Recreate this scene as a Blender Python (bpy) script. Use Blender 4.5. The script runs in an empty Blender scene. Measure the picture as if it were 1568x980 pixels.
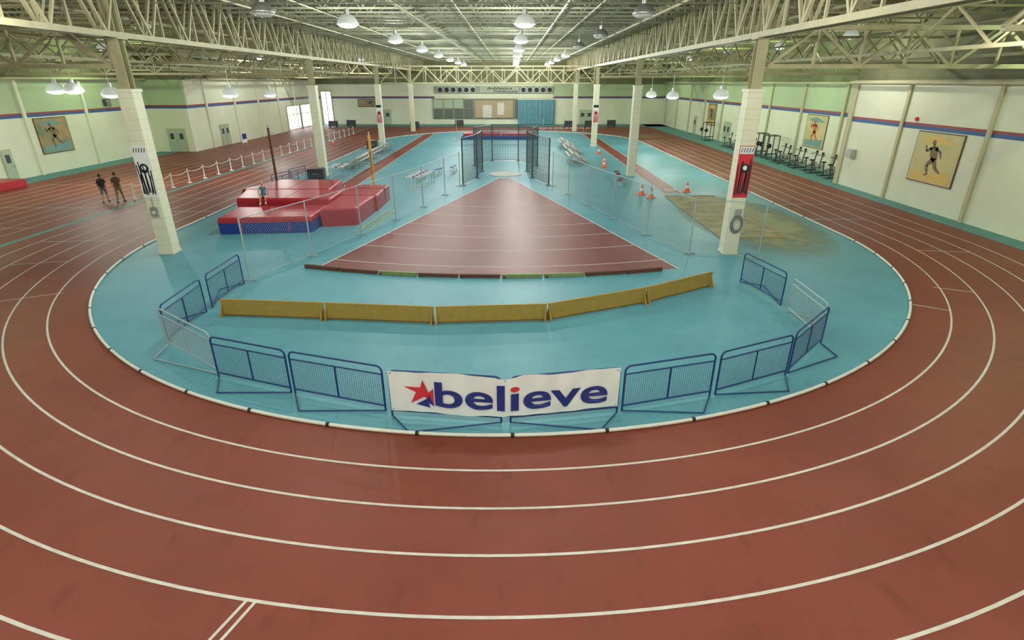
import bpy, bmesh, math, random
from mathutils import Vector, Matrix, Quaternion, noise
random.seed(4)
S=bpy.context.scene
COL=S.collection
S.view_settings.view_transform='Standard'
S.view_settings.look='None'
S.view_settings.exposure=-0.48
PI=math.pi

# ---------------------------------------------------------------- materials
MATS={}
def mat(name,col,rough=0.6,metal=0.0,var=0.0,scale=3.0,bump=0.0,emit=None,es=0.0,alpha=1.0,col2=None,detail=4,spec=0.4):
    if name in MATS: return MATS[name]
    m=bpy.data.materials.new(name); m.use_nodes=True
    nt=m.node_tree; b=nt.nodes['Principled BSDF']
    b.inputs['Roughness'].default_value=rough
    b.inputs['Metallic'].default_value=metal
    b.inputs['Specular IOR Level'].default_value=spec
    c=(col[0],col[1],col[2],1)
    tc=nt.nodes.new('ShaderNodeTexCoord')
    n=nt.nodes.new('ShaderNodeTexNoise'); n.inputs['Scale'].default_value=scale; n.inputs['Detail'].default_value=detail
    nt.links.new(tc.outputs['Object'],n.inputs['Vector'])
    r=nt.nodes.new('ShaderNodeValToRGB')
    r.color_ramp.elements[0].position=0.3; r.color_ramp.elements[1].position=0.7
    if col2 is None:
        d=1-var
        r.color_ramp.elements[0].color=(c[0]*d,c[1]*d,c[2]*d,1)
        r.color_ramp.elements[1].color=c
    else:
        r.color_ramp.elements[0].color=(col2[0],col2[1],col2[2],1)
        r.color_ramp.elements[1].color=c
    nt.links.new(n.outputs['Fac'],r.inputs['Fac'])
    nt.links.new(r.outputs['Color'],b.inputs['Base Color'])
    if bump>0:
        bp=nt.nodes.new('ShaderNodeBump'); bp.inputs['Strength'].default_value=bump
        n2=nt.nodes.new('ShaderNodeTexNoise'); n2.inputs['Scale'].default_value=scale*12
        nt.links.new(tc.outputs['Object'],n2.inputs['Vector'])
        nt.links.new(n2.outputs['Fac'],bp.inputs['Height'])
        nt.links.new(bp.outputs['Normal'],b.inputs['Normal'])
    if emit is not None:
        b.inputs['Emission Color'].default_value=(emit[0],emit[1],emit[2],1)
        b.inputs['Emission Strength'].default_value=es
    b.inputs['Alpha'].default_value=alpha
    MATS[name]=m
    return m

def track_mat(name,c1,c2,streak=0.0,rough=0.45,spec=0.35):
    m=bpy.data.materials.new(name); m.use_nodes=True; nt=m.node_tree; b=nt.nodes['Principled BSDF']
    tc=nt.nodes.new('ShaderNodeTexCoord')
    n=nt.nodes.new('ShaderNodeTexNoise'); n.inputs['Scale'].default_value=0.35; n.inputs['Detail'].default_value=8; n.inputs['Roughness'].default_value=0.65
    nt.links.new(tc.outputs['Object'],n.inputs['Vector'])
    r=nt.nodes.new('ShaderNodeValToRGB')
    r.color_ramp.elements[0].position=0.3; r.color_ramp.elements[0].color=(*c1,1)
    r.color_ramp.elements[1].position=0.7; r.color_ramp.elements[1].color=(*c2,1)
    nt.links.new(n.outputs['Fac'],r.inputs['Fac'])
    n3=nt.nodes.new('ShaderNodeTexNoise'); n3.inputs['Scale'].default_value=45; n3.inputs['Detail'].default_value=3
    nt.links.new(tc.outputs['Object'],n3.inputs['Vector'])
    mx=nt.nodes.new('ShaderNodeMixRGB'); mx.blend_type='MULTIPLY'; mx.inputs['Fac'].default_value=0.25
    nt.links.new(r.outputs['Color'],mx.inputs['Color1']); nt.links.new(n3.outputs['Fac'],mx.inputs['Color2'])
    last=mx.outputs['Color']
    if streak>0:
        mp=nt.nodes.new('ShaderNodeMapping'); mp.inputs['Scale'].default_value=(1.0,0.45,1)
        nt.links.new(tc.outputs['Object'],mp.inputs['Vector'])
        n4=nt.nodes.new('ShaderNodeTexNoise'); n4.inputs['Scale'].default_value=2.2; n4.inputs['Detail'].default_value=10
        nt.links.new(mp.outputs['Vector'],n4.inputs['Vector'])
        r4=nt.nodes.new('ShaderNodeValToRGB'); r4.color_ramp.elements[0].position=0.28; r4.color_ramp.elements[0].color=(0.6,0.6,0.6,1)
        r4.color_ramp.elements[1].position=0.40; r4.color_ramp.elements[1].color=(1,1,1,1)
        nt.links.new(n4.outputs['Fac'],r4.inputs['Fac'])
        m4=nt.nodes.new('ShaderNodeMixRGB'); m4.blend_type='MULTIPLY'; m4.inputs['Fac'].default_value=streak
        nt.links.new(last,m4.inputs['Color1']); nt.links.new(r4.outputs['Color'],m4.inputs['Color2']); last=m4.outputs['Color']
    nt.links.new(last,b.inputs['Base Color'])
    bp=nt.nodes.new('ShaderNodeBump'); bp.inputs['Strength'].default_value=0.10
    nt.links.new(n3.outputs['Fac'],bp.inputs['Height']); nt.links.new(bp.outputs['Normal'],b.inputs['Normal'])
    b.inputs['Roughness'].default_value=rough; b.inputs['Specular IOR Level'].default_value=spec
    MATS[name]=m
    return m

M_RED=track_mat('track_red_rubber',(0.195,0.044,0.026),(0.26,0.060,0.036),0.45,0.5,0.3)
M_SECT=track_mat('sector_red_rubber',(0.175,0.054,0.048),(0.23,0.074,0.066),0.25,0.48,0.35)
M_BLUE=track_mat('infield_blue_rubber',(0.095,0.31,0.375),(0.13,0.395,0.465),0.22,0.48,0.32)
M_TEAL=mat('edge_teal_floor',(0.10,0.28,0.27),0.6,var=0.2,scale=1)
M_WHITE=mat('line_white_paint',(0.66,0.64,0.56),0.6,var=0.2,scale=4)
M_CURB=mat('curb_white_plastic',(0.72,0.74,0.66),0.4,var=0.1)
M_BLACK=mat('black_rubber',(0.02,0.02,0.022),0.6)
M_WALL=mat('wall_cream_paint',(0.66,0.69,0.53),0.7,var=0.06,scale=0.5)
M_WALLG=mat('wall_green_paint',(0.40,0.50,0.31),0.7,var=0.08,scale=0.5)
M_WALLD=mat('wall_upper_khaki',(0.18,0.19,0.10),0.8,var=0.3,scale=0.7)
M_PIL=mat('pilaster_beige',(0.46,0.44,0.28),0.7,var=0.06)
M_CEIL=mat('roof_deck_olive',(0.095,0.11,0.065),0.8,var=0.35,scale=0.6)
M_STEEL=mat('truss_cream_paint',(0.38,0.36,0.21),0.55,var=0.2,scale=2)
M_STEELC=mat('joist_cream_paint',(0.28,0.295,0.20),0.55,var=0.2,scale=2)
M_COLW=mat('column_white_block',(0.70,0.70,0.54),0.6,var=0.06,scale=2)
M_NAVY=mat('stripe_blue',(0.03,0.10,0.26),0.6)
M_SRED=mat('stripe_red',(0.28,0.05,0.05),0.6)
M_BFR=mat('barrier_blue_steel',(0.015,0.055,0.18),0.4,metal=0.2)
M_WIRE=mat('galvanised_wire',(0.36,0.45,0.48),0.45,metal=0.3)
M_BWIRE=mat('barrier_wire_blue',(0.09,0.19,0.31),0.5,metal=0.2)
M_OSB=mat('yellow_plank',(0.40,0.26,0.05),0.6,var=0.15,scale=5,bump=0.1)
M_OSB2=mat('plank_edge_brown',(0.20,0.12,0.03),0.6,var=0.2,scale=5)
M_MRED=mat('mat_red_vinyl',(0.40,0.022,0.035),0.38,var=0.18,scale=2)
M_MBLUE=mat('mat_blue_vinyl',(0.012,0.04,0.22),0.4)
M_SAND=mat('sand',(0.44,0.40,0.22),0.95,var=0.4,scale=1.5,bump=0.6)
M_METAL=mat('aluminium',(0.50,0.51,0.50),0.35,metal=0.7)
M_DARK=mat('dark_grey',(0.05,0.055,0.06),0.5)
M_ORANGE=mat('cone_orange',(0.85,0.14,0.03),0.5)
M_YEL=mat('pole_yellow_paint',(0.60,0.29,0.03),0.45)
M_BROWN=mat('pole_brown_paint',(0.10,0.05,0.03),0.5)
M_BANW=mat('banner_vinyl_white',(0.76,0.78,0.78),0.5,var=0.05,scale=1.2)
M_INK=mat('banner_ink_navy',(0.02,0.03,0.19),0.5)
M_INKR=mat('banner_ink_red',(0.58,0.03,0.045),0.5)
M_NET=mat('cage_net',(0.03,0.09,0.11),0.8,alpha=0.35)
M_LAMP=mat('lamp_lens_glow',(1,1,1),0.3,emit=(0.96,1.0,0.98),es=25)
M_LAMPR=mat('lamp_reflector_glass',(0.6,0.65,0.62),0.3,emit=(0.9,1.0,0.94),es=0.35)
M_WIN=mat('window_daylight',(1,1,1),0.3,emit=(0.97,1.0,1.0),es=5.0)
M_WOOD=mat('board_brown',(0.13,0.045,0.03),0.6,var=0.3,scale=6)
M_WGREEN=mat('board_green',(0.22,0.28,0.10),0.6,var=0.3,scale=6)
M_LOCK=mat('curtain_blue',(0.15,0.35,0.42),0.6,var=0.2)
M_BEIGE=mat('panel_beige',(0.42,0.33,0.21),0.6,var=0.1)
M_DOOR=mat('door_green_grey',(0.36,0.46,0.33),0.5)
M_POST=mat('poster_tan',(0.58,0.49,0.22),0.6,col2=(0.42,0.42,0.20),scale=0.9)
M_POST2=mat('poster_gold',(0.46,0.27,0.11),0.6,col2=(0.12,0.20,0.13),scale=0.8)
M_SKIN=mat('skin',(0.52,0.28,0.19),0.5)
M_BPAD=mat('bench_blue',(0.06,0.16,0.45),0.5)

# ---------------------------------------------------------------- mesh builder
class MB:
    def __init__(s): s.v=[];s.f=[];s.m=[];s.mats=[];s.sm=[]
    def mi(s,m):
        if m not in s.mats: s.mats.append(m)
        return s.mats.index(m)
    def add(s,vs,fs,m,smooth=False):
        o=len(s.v); s.v+= [tuple(v) for v in vs]; i=s.mi(m)
        for f in fs: s.f.append([o+k for k in f]); s.m.append(i); s.sm.append(smooth)
    def quad(s,a,b,c,d,m): s.add([a,b,c,d],[(0,1,2,3)],m)
    def box(s,x0,x1,y0,y1,z0,z1,m):
        s.add([(x0,y0,z0),(x1,y0,z0),(x1,y1,z0),(x0,y1,z0),(x0,y0,z1),(x1,y0,z1),(x1,y1,z1),(x0,y1,z1)],
              [(0,3,2,1),(4,5,6,7),(0,1,5,4),(1,2,6,5),(2,3,7,6),(3,0,4,7)],m)
    def rbox(s,x0,x1,y0,y1,z0,z1,m,r=0.05):
        bm=bmesh.new(); bmesh.ops.create_cube(bm,size=1)
        for v in bm.verts:
            v.co=Vector(((x0+x1)/2+v.co.x*(x1-x0),(y0+y1)/2+v.co.y*(y1-y0),(z0+z1)/2+v.co.z*(z1-z0)))
        bmesh.ops.bevel(bm,geom=bm.edges[:],offset=r,segments=2,affect='EDGES')
        bm.verts.index_update()
        s.add([v.co[:] for v in bm.verts],[[v.index for v in f.verts] for f in bm.faces],m); bm.free()
    def beam(s,p,q,w,m,h=None):
        p=Vector(p);q=Vector(q);d=q-p
        if d.length<1e-6:return
        d.normalize(); h=h or w
        up=Vector((0,0,1)) if abs(d.z)<0.95 else Vector((0,1,0))
        a=d.cross(up).normalized()*w/2; b=a.normalized().cross(d).normalized()*h/2
        vs=[p-a-b,p+a-b,p+a+b,p-a+b,q-a-b,q+a-b,q+a+b,q-a+b]
        s.add(vs,[(0,3,2,1),(4,5,6,7),(0,1,5,4),(1,2,6,5),(2,3,7,6),(3,0,4,7)],m)
    def wire(s,p,q,w,m):
        p=Vector(p);q=Vector(q);d=(q-p)
        if d.length<1e-6:return
        d.normalize(); up=Vector((0,0,1)) if abs(d.z)<0.95 else Vector((0,1,0))
        a=d.cross(up).normalized(); b=a.cross(d)
        vs=[]
        for e in (p,q):
            for k in range(3):
                t=2*PI*k/3; vs.append(e+a*math.cos(t)*w/2+b*math.sin(t)*w/2)
        s.add(vs,[(0,1,4,3),(1,2,5,4),(2,0,3,5)],m)
    def cyl(s,p,q,r,m,r2=None,n=10,cap=True,smooth=True):
        p=Vector(p);q=Vector(q);d=(q-p).normalized(); r2=r if r2 is None else r2
        up=Vector((0,0,1)) if abs(d.z)<0.95 else Vector((0,1,0))
        a=d.cross(up).normalized(); b=a.cross(d)
        vs=[]
        for e,rr in ((p,r),(q,r2)):
            for k in range(n):
                t=2*PI*k/n; vs.append(e+a*math.cos(t)*rr+b*math.sin(t)*rr)
        s.add(vs,[(k,(k+1)%n,n+(k+1)%n,n+k) for k in range(n)],m,smooth)
        if cap: s.add(vs,[tuple(range(n-1,-1,-1)),tuple(range(n,2*n))],m)
    def tube(s,pts,r,m,n=8,closed=False):
        k=len(pts)
        for i in range(k if closed else k-1):
            s.cyl(pts[i],pts[(i+1)%k],r,m,n=n)
    def lathe(s,prof,c,m,n=20,smooth=True):
        vs=[];c=Vector(c)
        for r,z in prof:
            for k in range(n):
                t=2*PI*k/n; vs.append(c+Vector((r*math.cos(t),r*math.sin(t),z)))
        fs=[]
        for i in range(len(prof)-1):
            for k in range(n):
                fs.append((i*n+k,i*n+(k+1)%n,(i+1)*n+(k+1)%n,(i+1)*n+k))
        s.add(vs,fs,m,smooth)
    def disc(s,c,r,m,n=20,axis='Z'):
        vs=[]
        for k in range(n):
            t=2*PI*k/n
            if axis=='Z': vs.append((c[0]+r*math.cos(t),c[1]+r*math.sin(t),c[2]))
            elif axis=='Y': vs.append((c[0]+r*math.cos(t),c[1],c[2]+r*math.sin(t)))
            else: vs.append((c[0],c[1]+r*math.cos(t),c[2]+r*math.sin(t)))
        s.add(vs,[tuple(range(n))],m)
    def sph(s,c,r,m,seg=14,rings=10,fn=None):
        if not hasattr(r,'__len__'): r=(r,r,r)
        vs=[];fs=[]
        for i in range(rings+1):
            ph=PI*i/rings
            for k in range(seg):
                t=2*PI*k/seg
                v=Vector((math.sin(ph)*math.cos(t)*r[0],math.sin(ph)*math.sin(t)*r[1],math.cos(ph)*r[2]))
                if fn: v=fn(v)
                vs.append(Vector(c)+v)
        for i in range(rings):
            for k in range(seg):
                fs.append((i*seg+k,(i+1)*seg+k,(i+1)*seg+(k+1)%seg,i*seg+(k+1)%seg))
        s.add(vs,fs,m,True)
    def mesh(s,name):
        me=bpy.data.meshes.new(name); me.from_pydata(s.v,[],s.f)
        for m in s.mats: me.materials.append(m)
        me.polygons.foreach_set('material_index',s.m)
        me.polygons.foreach_set('use_smooth',s.sm)
        me.update(); return me
    def obj(s,name,loc=(0,0,0),rot=0):
        o=bpy.data.objects.new(name,s.mesh(name)); COL.objects.link(o)
        o.location=loc; o.rotation_euler=(0,0,rot); return o
def inst(me,name,loc,rot=0,sc=1):
    o=bpy.data.objects.new(name,me); COL.objects.link(o); o.location=loc; o.rotation_euler=(0,0,rot)
    o.scale=(sc,sc,sc) if not hasattr(sc,'__len__') else sc
    return o
def point_light(parent,loc,energy,col,rad=0.25,name='bulb'):
    l=bpy.data.lights.new(name,'POINT'); l.energy=energy; l.color=col; l.shadow_soft_size=rad
    o=bpy.data.objects.new(name,l); COL.objects.link(o); o.parent=parent; o.location=loc
    return o

# ---------------------------------------------------------------- dimensions
CX,CY1,CY2,R0=-0.40,26.53,72.5,16.77
RL=[17.90,18.94,20.0,21.11,22.20]
XL1,XL2,YSTEP=-38.5,-34.5,62.0
XR1,XR2,YRS=24.4,26.8,42.0
YF,YN=104.0,-5.0
ZC=11.4

def stadium(R,n=96,dy=0):
    pts=[]
    for i in range(n+1):
        t=PI+PI*i/n
        pts.append((CX+R*math.cos(t),CY1+R*math.sin(t)))
    for i in range(1,12): pts.append((CX+R,CY1+(CY2-CY1)*i/12))
    for i in range(n+1):
        t=PI*i/n
        pts.append((CX+R*math.cos(t),CY2+R*math.sin(t)))
    for i in range(1,12): pts.append((CX-R,CY2-(CY2-CY1)*i/12))
    return pts

# ---------------------------------------------------------------- floor
b=MB(); b.box(XL1-0.3,XR2+0.3,YN-0.3,YF+0.3,-0.3,0,M_RED); b.obj('floor')
b=MB(); p=stadium(R0); b.add([(x,y,0.006) for x,y in p],[tuple(range(len(p)))],M_BLUE); b.obj('infield_floor')
b=MB()
def ribbon(b,pts,w,z,m,closed=True):
    n=len(pts); vs=[];fs=[]
    for i in range(n):
        if closed: a=pts[i-1];c=pts[(i+1)%n]
        else: a=pts[max(0,i-1)];c=pts[min(n-1,i+1)]
        d=Vector((c[0]-a[0],c[1]-a[1])).normalized(); nx,ny=-d.y,d.x
        vs.append((pts[i][0]+nx*w/2,pts[i][1]+ny*w/2,z)); vs.append((pts[i][0]-nx*w/2,pts[i][1]-ny*w/2,z))
    for i in range(n if closed else n-1):
        j=(i+1)%n; fs.append((2*i,2*i+1,2*j+1,2*j))
    b.add(vs,fs,m)
for r in RL: ribbon(b,stadium(r,128),0.055,0.004,M_WHITE)
def radial(deg,r1,r2,w=0.05):
    t=math.radians(deg); c,s_=math.cos(t),math.sin(t)
    ribbon(b,[(CX+r1*c,CY1+r1*s_),(CX+r2*c,CY1+r2*s_)],w,0.0045,M_WHITE,False)
ribbon(b,[(-3.90,5.72),(-4.28,4.70)],0.05,0.0046,M_WHITE,False); ribbon(b,[(-3.76,5.70),(-4.12,4.68)],0.05,0.0046,M_WHITE,False)
radial(-33,R0,RL[0]); radial(-25,RL[0]-.2,RL[1]); radial(-8,RL[1],RL[3]); radial(207,R0+1,RL[2]);radial(193,RL[1],RL[3]);radial(183,RL[0],RL[4])
for yy in (30,34,46,58,70): ribbon(b,[(CX+R0,yy),(CX+RL[2],yy)],0.06,0.0045,M_WHITE,False)
for yy in (32,36,48,60): ribbon(b,[(CX-R0,yy),(CX-RL[4],yy)],0.06,0.0045,M_WHITE,False)
for k in range(9):
    x=-25.2-1.12*k
    ribbon(b,[(x,YN+2),(x,98)],0.045,0.004,M_WHITE,False)
for yy in (28,33,41,52,64,76): ribbon(b,[(-25.2,yy),(-34.1,yy)],0.05,0.0045,M_WHITE,False)
b.obj('running_track_lane_lines')
b=MB()
b.box(23.2,XR1,YN,YRS,0,0.004,M_TEAL); b.box(23.2,XR2,YRS,YF,0,0.004,M_TEAL)
b.box(XL1,-36.3,YN,YSTEP,0,0.004,M_TEAL); b.box(-23.95,-23.6,YN,98,0,0.0035,M_TEAL)
b.box(XL2,XR2,98.5,YF,0,0.004,M_TEAL)
b.obj('floor_border_strip')
b=MB(); pts=stadium(R0+0.02,128)
acc=0
for i in range(len(pts)):
    a=Vector((*pts[i],0.045)); c=Vector((*pts[(i+1)%len(pts)],0.045))
    d=(c-a)
    b.cyl(a-d*0.01,c+d*0.01,0.042,M_CURB,n=8,cap=False)
    acc+=d.length
    if acc>2.0:
        acc=0; dn=d.normalized(); b.cyl(c-dn*0.04,c+dn*0.04,0.05,M_BLACK,n=8)
b.obj('track_curb_rail')

# ---------------------------------------------------------------- throwing sector
AX,AY=-0.55,45.6
aL=math.atan2(21.5-AY,-7.93-AX); aR=math.atan2(21.2-AY,6.8-AX)
def arc(r,n=40,a0=aL,a1=aR):
    return [(AX+r*math.cos(a0+(a1-a0)*i/n),AY+r*math.sin(a0+(a1-a0)*i/n)) for i in range(n+1)]
b=MB(); o=arc(25.35)
i_=arc(1.6)
vs=[(x,y,0.012) for x,y in i_]+[(x,y,0.012) for x,y in o]; n=len(o)
b.add(vs,[(k,n+k,n+k+1,k+1) for k in range(n-1)],M_SECT)
for r in (12.4,14.85,17.25,19.5,21.8,24.15): ribbon(b,arc(r),0.055,0.016,M_WHITE,False)
for a in (aL,aR): ribbon(b,[(AX+1.6*math.cos(a),AY+1.6*math.sin(a)),(AX+25.5*math.cos(a),AY+25.5*math.sin(a))],0.07,0.0165,M_WHITE,False)
b.obj('throwing_sector')
b=MB()
pts=arc(25.5,9,aL-0.02,aR-0.03)
cols=[M_WOOD,M_WOOD,M_WGREEN,M_WOOD,M_WOOD,M_WGREEN,M_WGREEN,M_WOOD,M_WOOD]
for i in range(9):
    p,q=Vector((*pts[i],0.09)),Vector((*pts[i+1],0.09)); d=(q-p)*0.02
    b.beam(p+d,q-d,0.12,cols[i],0.14)
    b.beam(p+d*4-Vector((0,0.1,0.03)),p+d*4+Vector((0,.1,-.03)),0.08,M_DARK)
b.obj('sector_stop_boards')
b=MB(); b.disc((AX,AY+0.6,0.02),1.35,mat('concrete_pad',(0.55,0.58,0.55),0.7,var=0.15),n=32)
ring=[(AX+1.35*math.cos(2*PI*k/32),AY+.6+1.35*math.sin(2*PI*k/32),0.03) for k in range(32)]
b.tube(ring,0.025,M_WHITE,n=6,closed=True)
b.obj('throwing_circle')

# throwing cage
b=MB()
cage=[(-3.6,40.8),(-2.75,44.2),(-2.5,47.6),(-3.4,51),(-1.9,54.5),(0.6,54.5),(2.3,51),(1.25,47.6),(1.6,44.2),(2.7,40.8)]
for i,(x,y) in enumerate(cage):
    b.cyl((x,y,0.01),(x,y,3.35),0.05,M_DARK,n=8); b.box(x-.2,x+.2,y-.2,y+.2,0.008,0.04,M_DARK)
for i in range(len(cage)-1):
    p,q=cage[i],cage[i+1]
    b.wire((*p,3.3),(*q,3.3),0.07,M_DARK); b.wire((*p,.1),(*q,.1),0.04,M_DARK)
    b.quad((*p,0.08),(*q,0.08),(*q,3.3),(*p,3.3),M_NET)
    L=(Vector(q)-Vector(p)).length; k=int(L/0.25)
    for j in range(1,k):
        t=j/k; x=p[0]+(q[0]-p[0])*t;y=p[1]+(q[1]-p[1])*t
        b.wire((x,y,.08),(x,y,3.3),0.012,M_DARK)
    for z in [0.3*j for j in range(1,11)]: b.wire((*p,z),(*q,z),0.012,M_DARK)
b.obj('throwing_cage')

def chain_fence(name,pts,h=2.4,sp=0.14):
    b=MB()
    for (x,y) in pts:
        b.cyl((x,y,0.01),(x,y,h+0.05),0.032,M_WIRE,n=8); b.disc((x,y,0.012),0.12,M_WIRE,n=10)
        b.beam((x-.25,y,.035),(x+.25,y,.035),0.05,M_WIRE)
    for i in range(len(pts)-1):
        p=Vector(pts[i]);q=Vector(pts[i+1]);L=(q-p).length;d=(q-p)/L
        b.cyl((*p,h),(*q,h),0.018,M_WIRE,n=6); b.cyl((*p,0.08),(*q,0.08),0.012,M_WIRE,n=6)
        hh=h-0.1; n=int((L+hh)/sp)
        for j in range(n):
            s0=j*sp
            for sgn in (1,-1):
                u0,u1=s0-hh,s0
                z0,z1=0.0,hh
                if u0<0: z0=-u0; u0=0
                if u1>L: z1=hh-(u1-L); u1=L
                if z1<=z0: continue
                if sgn<0: u0,u1=L-u0,L-u1
                P=p+d*u0;Q=p+d*u1
                b.wire((P.x,P.y,0.08+z0),(Q.x,Q.y,0.08+z1),0.0045,M_WIRE)
    return b.obj(name)
chain_fence('chain_link_fence',[(-10.04,19.8),(-8.75,23.0),(-7.5,26.6),(-6.4,29.8),(-5.4,33.2),(-4.5,37),(-3.8,40.4)])
chain_fence('chain_link_fence',[(10.6,22.6),(7.87,23.4),(6.7,26.6),(5.6,30.1),(4.66,33.6),(3.8,37.2),(2.95,40.4)])

# ---------------------------------------------------------------- plank barrier
pp=[(-9.45,16.4),(-5.98,16.1),(-2.42,15.75),(1.13,16.0),(4.59,17.5),(7.44,19.2)]
for i in range(5):
    p,q=Vector(pp[i]),Vector(pp[i+1]); d=(q-p).normalized()
    L=(q-p).length; b=MB()
    b.box(0.03,L-0.03,-0.02,0.02,0.05,0.54,M_OSB)
    b.box(0.03,L-0.03,-0.03,0.03,0.54,0.58,M_OSB); b.box(0.03,L-0.03,-0.028,0.028,0.02,0.06,M_OSB2)
    for u in (0.05,L-0.09):
        vs=[(u-.02,-.22,0.008),(u-.02,.22,0.008),(u-.02,.03,.42),(u-.02,-.03,.42)]
        vs+= [(x+.035,y,z) for x,y,z in vs]
        b.add(vs,[(0,1,2,3),(4,7,6,5),(0,4,5,1),(1,5,6,2),(2,6,7,3),(3,7,4,0)],M_OSB)
    b.obj('wooden_plank_barrier',(p.x,p.y,0),math.atan2(d.y,d.x))

# ---------------------------------------------------------------- crowd barriers
def barrier_mesh(L,side=1,wirem=M_BWIRE,frame=M_BFR):
    b=MB(); H=1.18; z0=0.16; r=0.024; R=0.14
    def arcp(cx,cz,a0,a1): return [(cx+R*math.cos(a0+(a1-a0)*k/5),0,cz+R*math.sin(a0+(a1-a0)*k/5)) for k in range(6)]
    fr=arcp(R+.02,H-R,PI,PI/2)+arcp(L-R-.02,H-R,PI/2,0)+[(L-.02,0,z0),(0.02,0,z0)]
    b.tube(fr,r,frame,n=8,closed=True)
    zt=H-0.2
    b.cyl((L/2,0,z0),(L/2,0,zt),r*.9,frame,n=8)
    b.cyl((0.02,0,zt),(L-.02,0,zt),r*.85,frame,n=8)
    nx=int(L/0.055)
    for i in range(1,nx): b.wire((i*L/nx,0,z0),(i*L/nx,0,zt),0.0105,wirem)
    nz=int((zt-z0)/0.055)
    for i in range(1,nz): b.wire((.02,0,z0+i*(zt-z0)/nz),(L-.02,0,z0+i*(zt-z0)/nz),0.0105,wirem)
    for x in (0.02,L-.02): b.cyl((x,0,z0),(x,0,0.02),r,frame,n=8)
    ax=0.6 if side>0 else L-0.6
    b.tube([(0.02,0,.03),(ax,-.62,.03),(L-.02,0,.03)],r*.75,frame,n=6)
    return b
chain=[((-10.1,19.4),(-10.1,17.0),1,0),((-10.1,16.66),(-10.0,14.3),1,0),((-9.95,14.15),(-7.65,12.45),1,1),((-7.57,12.3),(-5.38,11.52),1,0),((-5.3,11.48),(-2.9,10.72),1,0),
 ((-2.75,10.55),(-.22,10.25),1,0),((-.05,10.25),(2.43,10.67),-1,0),((2.52,10.72),(4.8,11.38),-1,0),((4.92,11.42),(7.1,12.4),-1,0),((7.2,12.5),(9.0,14.3),-1,0),((9.05,14.45),(9.12,16.7),-1,1),((9.15,17.2),(8.68,19.6),-1,0)]
for (p,q,sd,g) in chain:
    p=Vector(p);q=Vector(q);L=(q-p).length
    b=barrier_mesh(L,sd,M_WIRE if g else M_BWIRE,M_WIRE if g else M_BFR)
    d=q-p; b.obj('crowd_barrier',(p.x,p.y,0.003),math.atan2(d.y,d.x))
for x,y,r in ((-16.4,37.9,1.3),(-16.2,40.5,1.35)):
    barrier_mesh(2.2,1).obj('crowd_barrier',(x,y,0.003),r)

# ---------------------------------------------------------------- believe banner
def ban_y(x,z):
    if x<-0.13: base=10.25+(-0.22-x)*(0.30/2.53)
    else: base=10.25+(x+0.05)*(0.42/2.48)
    return base-0.07-0.012*math.sin(x*5+z*3)-0.008*math.sin(x*11-z*6)
b=MB(); NX,NZ=90,14
x0,x1=-2.72,2.40
vs=[]
for j in range(NZ+1):
    for i in range(NX+1):
        x=x0+(x1-x0)*i/NX
        zt=1.22-0.02*math.sin(i/NX*PI*6)-(0.06*max(0,math.sin((i/NX-0.45)*PI*8)) if .45<i/NX<.575 else 0)
        zb=0.20+0.015*math.sin(i/NX*PI*5)+(0.03 if x>-.13 else 0)
        z=zb+(zt-zb)*j/NZ
        vs.append((x,ban_y(x,z),z))
b.add(vs,[(j*(NX+1)+i,j*(NX+1)+i+1,(j+1)*(NX+1)+i+1,(j+1)*(NX+1)+i) for j in range(NZ) for i in range(NX)],M_BANW,True)
cu=bpy.data.curves.new('t','FONT'); cu.body='believe'; cu.size=1.0; cu.offset=0.018; cu.resolution_u=6
to=bpy.data.objects.new('t',cu); COL.objects.link(to)
bpy.context.view_layer.update()
dg=bpy.context.evaluated_depsgraph_get()
me=bpy.data.meshes.new_from_object(to.evaluated_get(dg))
bpy.data.objects.remove(to)
bmx=bmesh.new(); bmx.from_mesh(me)
bmesh.ops.triangulate(bmx,faces=bmx.faces[:])
bmesh.ops.remove_doubles(bmx,verts=bmx.verts[:],dist=0.0005)
xs=[v.co.x for v in bmx.verts]; ys=[v.co.y for v in bmx.verts]
mnx,mxx,mny,mxy=min(xs),max(xs),min(ys),max(ys)
bmx.verts.index_update()
tx0,tx1,tz0,tz1=-1.70,2.14,0.37,1.02
tv=[]
for v in bmx.verts:
    x=tx0+(v.co.x-mnx)/(mxx-mnx)*(tx1-tx0); z=tz0+(v.co.y-mny)/(mxy-mny)*(tz1-tz0)
    tv.append((x,ban_y(x,z)-0.022,z))
def find(i):
    while par[i]!=i: i=par[i]
    return i
par=list(range(len(bmx.verts)))
for e in bmx.edges:
    a,c=find(e.verts[0].index),find(e.verts[1].index)
    if a!=c: par[a]=c
zmin={}
for i,v in enumerate(tv):
    r=find(i); zmin[r]=min(zmin.get(r,9),v[2])
fn=[];fr=[]
for f in bmx.faces:
    idx=[v.index for v in f.verts]
    (fr if zmin[find(idx[0])]>0.75 else fn).append(idx)
b.add(tv,fn,M_INK); b.add(tv,fr,M_INKR)
bmx.free()
def onban(pts): return [(x+.11,ban_y(x+.11,z)-0.022,z) for x,z in pts]
b.add(onban([(-2.50,0.86),(-2.13,0.84),(-2.07,1.04),(-1.96,0.74),(-2.10,0.66)]),[(0,1,2,3,4)],M_INKR)
b.add(onban([(-2.36,0.44),(-2.22,0.74),(-2.05,0.70),(-1.84,0.80),(-1.84,0.40),(-2.05,0.62)]),[(5,0,1,2),(5,2,3,4)],M_INKR)
b.add(onban([(-1.93,0.74),(-1.84,0.84),(-1.84,0.38),(-2.0,0.5)]),[(0,1,2,3)],M_INK)
b.add(onban([(-2.24,0.42),(-1.98,0.58),(-1.93,0.34)]),[(0,1,2)],M_INK)
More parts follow.
